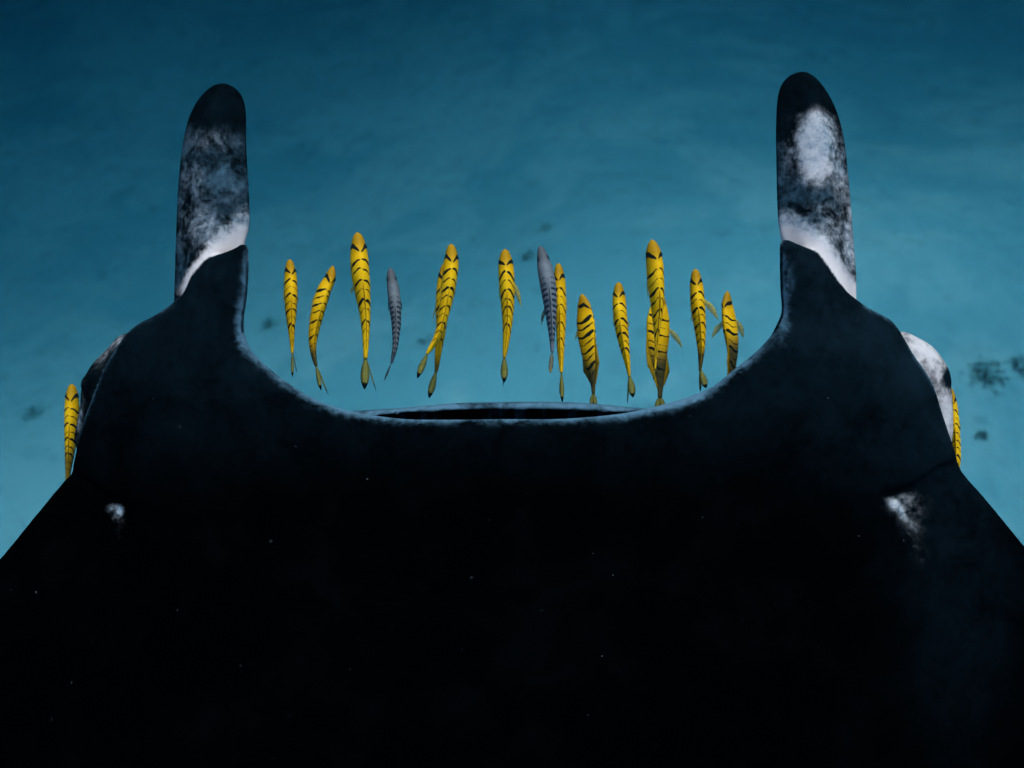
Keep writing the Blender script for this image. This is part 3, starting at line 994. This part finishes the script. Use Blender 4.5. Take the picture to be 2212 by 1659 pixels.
make_fish(c5, [(540, 463), (545, 580), (551, 700), (561, 820), (578, 940), (597, 1050), (615, 1150), (630, 1240), (638, 1295)],
          [(580, 115), (700, 128), (820, 125), (940, 110), (1050, 88), (1150, 60), (1240, 38), (1295, 24)], -0.15,
          'yellow barred fish tilting right with an olive black-tipped tail lobe and thin black thread', G1, roll=10, tail=[(670, 1482, 68, 0, 0.004), (618, 1540, 15, 0, -0.02)],
          pect=[(622, 800, 634, 865, 22)], dusk=(.86, 1.05), dusk_amt=.5, phase=.45)
make_fish(c5, [(905, 525), (902, 600), (895, 700), (890, 800), (888, 950), (888, 1050), (895, 1150), (903, 1250), (907, 1330), (908, 1420), (905, 1475)],
          [(600, 120), (700, 185), (800, 215), (950, 214), (1050, 190), (1150, 145), (1250, 105), (1330, 78), (1420, 56), (1475, 52)], -0.23,
          'deep-bodied yellow fish turned on its side beneath a longer one, with a blackish rear', G1, roll=62, fins=True, tail=[(870, 1610, 54, 0, 0.0), (945, 1610, 54, 0, 0.0)],
          pect=[(1000, 880, 1105, 1052, 58)], dusk=(.46, .72), dusk_amt=.96, phase=.25)
make_fish(c5, [(835, 87), (848, 200), (860, 320), (868, 460), (879, 600), (882, 700), (880, 800), (879, 900), (876, 1000), (872, 1100), (863, 1230)],
          [(200, 135), (320, 145), (460, 142), (600, 124), (700, 102), (800, 76), (900, 50), (1000, 32), (1100, 22), (1230, 15)], -0.11,
          'longest yellow barred fish, swimming on top of a deep-bodied sideways one', G1, tail=[(850, 1330, 16, 0, 0.002)], dusk=(.97, 1.2), dusk_amt=.3, phase=.75, roll=-5)
make_fish(c5, [(1217, 345), (1225, 470), (1233, 580), (1241, 700), (1254, 820), (1264, 940), (1268, 1040), (1267, 1120), (1262, 1200), (1258, 1245)],
          [(470, 115), (580, 128), (700, 130), (820, 115), (940, 92), (1040, 70), (1120, 52), (1200, 34), (1245, 22)], -0.15,
          'yellow barred fish with a wide golden right fin, its tail dipping behind the manta rim', G1, roll=8, tail=[(1312, 1400, 66, 0, 0.004), (1262, 1430, 24, 0, -0.01)],
          pect=[(1308, 625, 1422, 805, 62), (1182, 735, 1176, 830, 12)], dusk=(.74, .86), dusk_amt=.92, phase=.55)
make_fish(c5, [(1500, 540), (1497, 650), (1510, 760), (1525, 880), (1540, 980), (1546, 1080), (1541, 1180), (1528, 1280), (1515, 1380), (1508, 1440)],
          [(650, 115), (760, 140), (880, 150), (980, 132), (1080, 108), (1180, 86), (1280, 62), (1380, 42), (1440, 34)], -0.18,
          'rightmost yellow barred fish inside the bay of the head, both fins spread, tail hidden', G1, roll=38, fins=True, tail=[(1490, 1600, 50, 0, 0.0), (1530, 1600, 50, 0, 0.0)],
          pect=[(1452, 815, 1362, 965, 60), (1590, 800, 1640, 965, 58)], dusk=(.38, .60), dusk_amt=.94, phase=.85, contrast=1.1)
make_fish(c6, [(207, 516), (210, 600), (209, 680), (207, 760), (204, 840), (199, 920), (193, 1000), (186, 1080), (180, 1150), (177, 1190)],
          [(600, 90), (680, 97), (760, 95), (840, 88), (920, 76), (1000, 62), (1080, 44), (1150, 30), (1190, 24)], -0.20,
          'yellow barred fish tucked against the left cheek of the manta, tail hidden', G1, roll=-14, tail=[(170, 1290, 30, 0, 0.0)], dusk=(.55, .78), dusk_amt=.72, phase=.3)
make_fish(c7, [(694, 500), (704, 560), (711, 640), (716, 740), (720, 850), (722, 950), (718, 1040), (712, 1100)],
          [(560, 40), (640, 58), (740, 68), (850, 74), (950, 72), (1040, 50), (1100, 36)], -0.21,
          'yellow fish of which only a sliver shows behind the right cheek of the manta', G1, roll=22, tail=[(700, 1200, 30, 0, 0.0)], dusk=(.70, .95), dusk_amt=.5, phase=.65)

# ------------------------------------------------------------------ algae clumps on the sand
def on_floor(px, py):
    f = 2 * math.tan(HFOV / 2) / W2
    d = RX @ Vector(((px - W2 / 2) * f, (H2 / 2 - py) * f, -1.0))
    t = 1.0
    for _ in range(60):
        p = d * t
        g = float(floor_z(np.array([p.x]), np.array([p.y]))[0])
        t += (p.z - g) / abs(d.z) * 0.7
    return d * t


def clump(px, py, size, label, n=46, flat=1.0, seed=0, mat=M_ALGAE):
    r = random.Random(seed)
    p = on_floor(px, py)
    vs, fs = [], []
    for i in range(n):
        a, q = r.uniform(0, 2 * math.pi), abs(r.gauss(0, 0.55))
        bx, by = math.cos(a) * q * size, math.sin(a) * q * size * flat
        bz = float(floor_z(np.array([p.x + bx]), np.array([p.y + by]))[0]) - p.z - 0.004
        ln = r.uniform(0.025, 0.075) * (1.2 - min(q, 1))
        yaw, lean = r.uniform(0, 2 * math.pi), r.uniform(0.2, 1.2)
        dx, dy = math.cos(yaw), math.sin(yaw)
        w = ln * r.uniform(0.18, 0.32)
        o = len(vs)
        for t, k in ((0, 0.7), (0.5, 1.0), (0.85, 0.6), (1, 0.08)):
            out_ = ln * t * math.sin(lean * (0.5 + 0.5 * t))
            zz = ln * t * math.cos(lean * (0.5 + 0.5 * t))
            for s in (-1, 1):
                vs.append((bx + dx * out_ - dy * w * k * s, by + dy * out_ + dx * w * k * s, bz + zz))
        for k in range(3):
            fs.append((o + 2 * k, o + 2 * k + 1, o + 2 * k + 3, o + 2 * k + 2))
    root = empty('algae_clump', p, (0, 0, 0))
    tag(root, label, 'algae', 'dark algae clumps on the sand')
    mesh_obj('fronds', vs, fs, mat, root, smooth=False)


clump(2130, 806, 0.26, 'broadest dark algae patch on the sand right of the manta cheek', 70 * 3, 1.0, 1)
clump(2203, 788, 0.12, 'round dark algae tuft beside the broadest patch at the right edge', 30 * 3, 1.0, 2)
clump(2118, 940, 0.07, 'tiny algae tuft on the sand below the broadest patch at right', 16 * 3, 0.7, 3)
clump(72, 893, 0.17, 'dark algae patch on the sand left of the fish at the left cheek', 42 * 3, 1.0, 4)
clump(582, 702, 0.17, 'faint algae patch on the sand between left horn and bow-shaped fish', 34 * 3, 0.8, 5, M_FAINT)
clump(918, 735, 0.12, 'faint algae tuft on the sand between the small grey and overlapping yellow fish', 20 * 3, 0.9, 6, M_FAINT)
clump(1176, 494, 0.13, 'small algae tuft on the sand ahead of the dark grey fish', 26 * 3, 0.9, 7, M_FAINT)
clump(1142, 556, 0.10, 'dark algae tuft on the sand close to the snout of the dark grey fish', 26 * 3, 0.8, 8)

# ------------------------------------------------------------------ specks drifting in the water
sv, sf = [], []
r = random.Random(5)
for i in range(190):
    px, py, h = r.uniform(20, 2190), r.uniform(520, 1640), r.uniform(0.10, 0.42)
    if i % 5 == 0:
        py, h = r.uniform(20, 1000), r.uniform(-0.5, 0.3)
    c = loc(px, py, h)
    w = to_world(c)
    q = r.choice((0.0001, 0.0001, 0.00012, 0.00015, 0.00018, 0.00028))
    o = len(sv)
    for d in ((1, 0, 0), (-1, 0, 0), (0, 1, 0), (0, -1, 0), (0, 0, 1), (0, 0, -1)):
        sv.append((w.x + d[0] * q * r.uniform(.6, 1.6), w.y + d[1] * q * r.uniform(.6, 1.6), w.z + d[2] * q))
    for f in ((0, 2, 4), (2, 1, 4), (1, 3, 4), (3, 0, 4), (2, 0, 5), (1, 2, 5), (3, 1, 5), (0, 3, 5)):
        sf.append(tuple(k + o for k in f))
tag(mesh_obj('drifting_plankton', sv, sf, M_SNOW, smooth=False), 'tiny pale specks drifting in the water above the manta', 'plankton', kind='stuff')
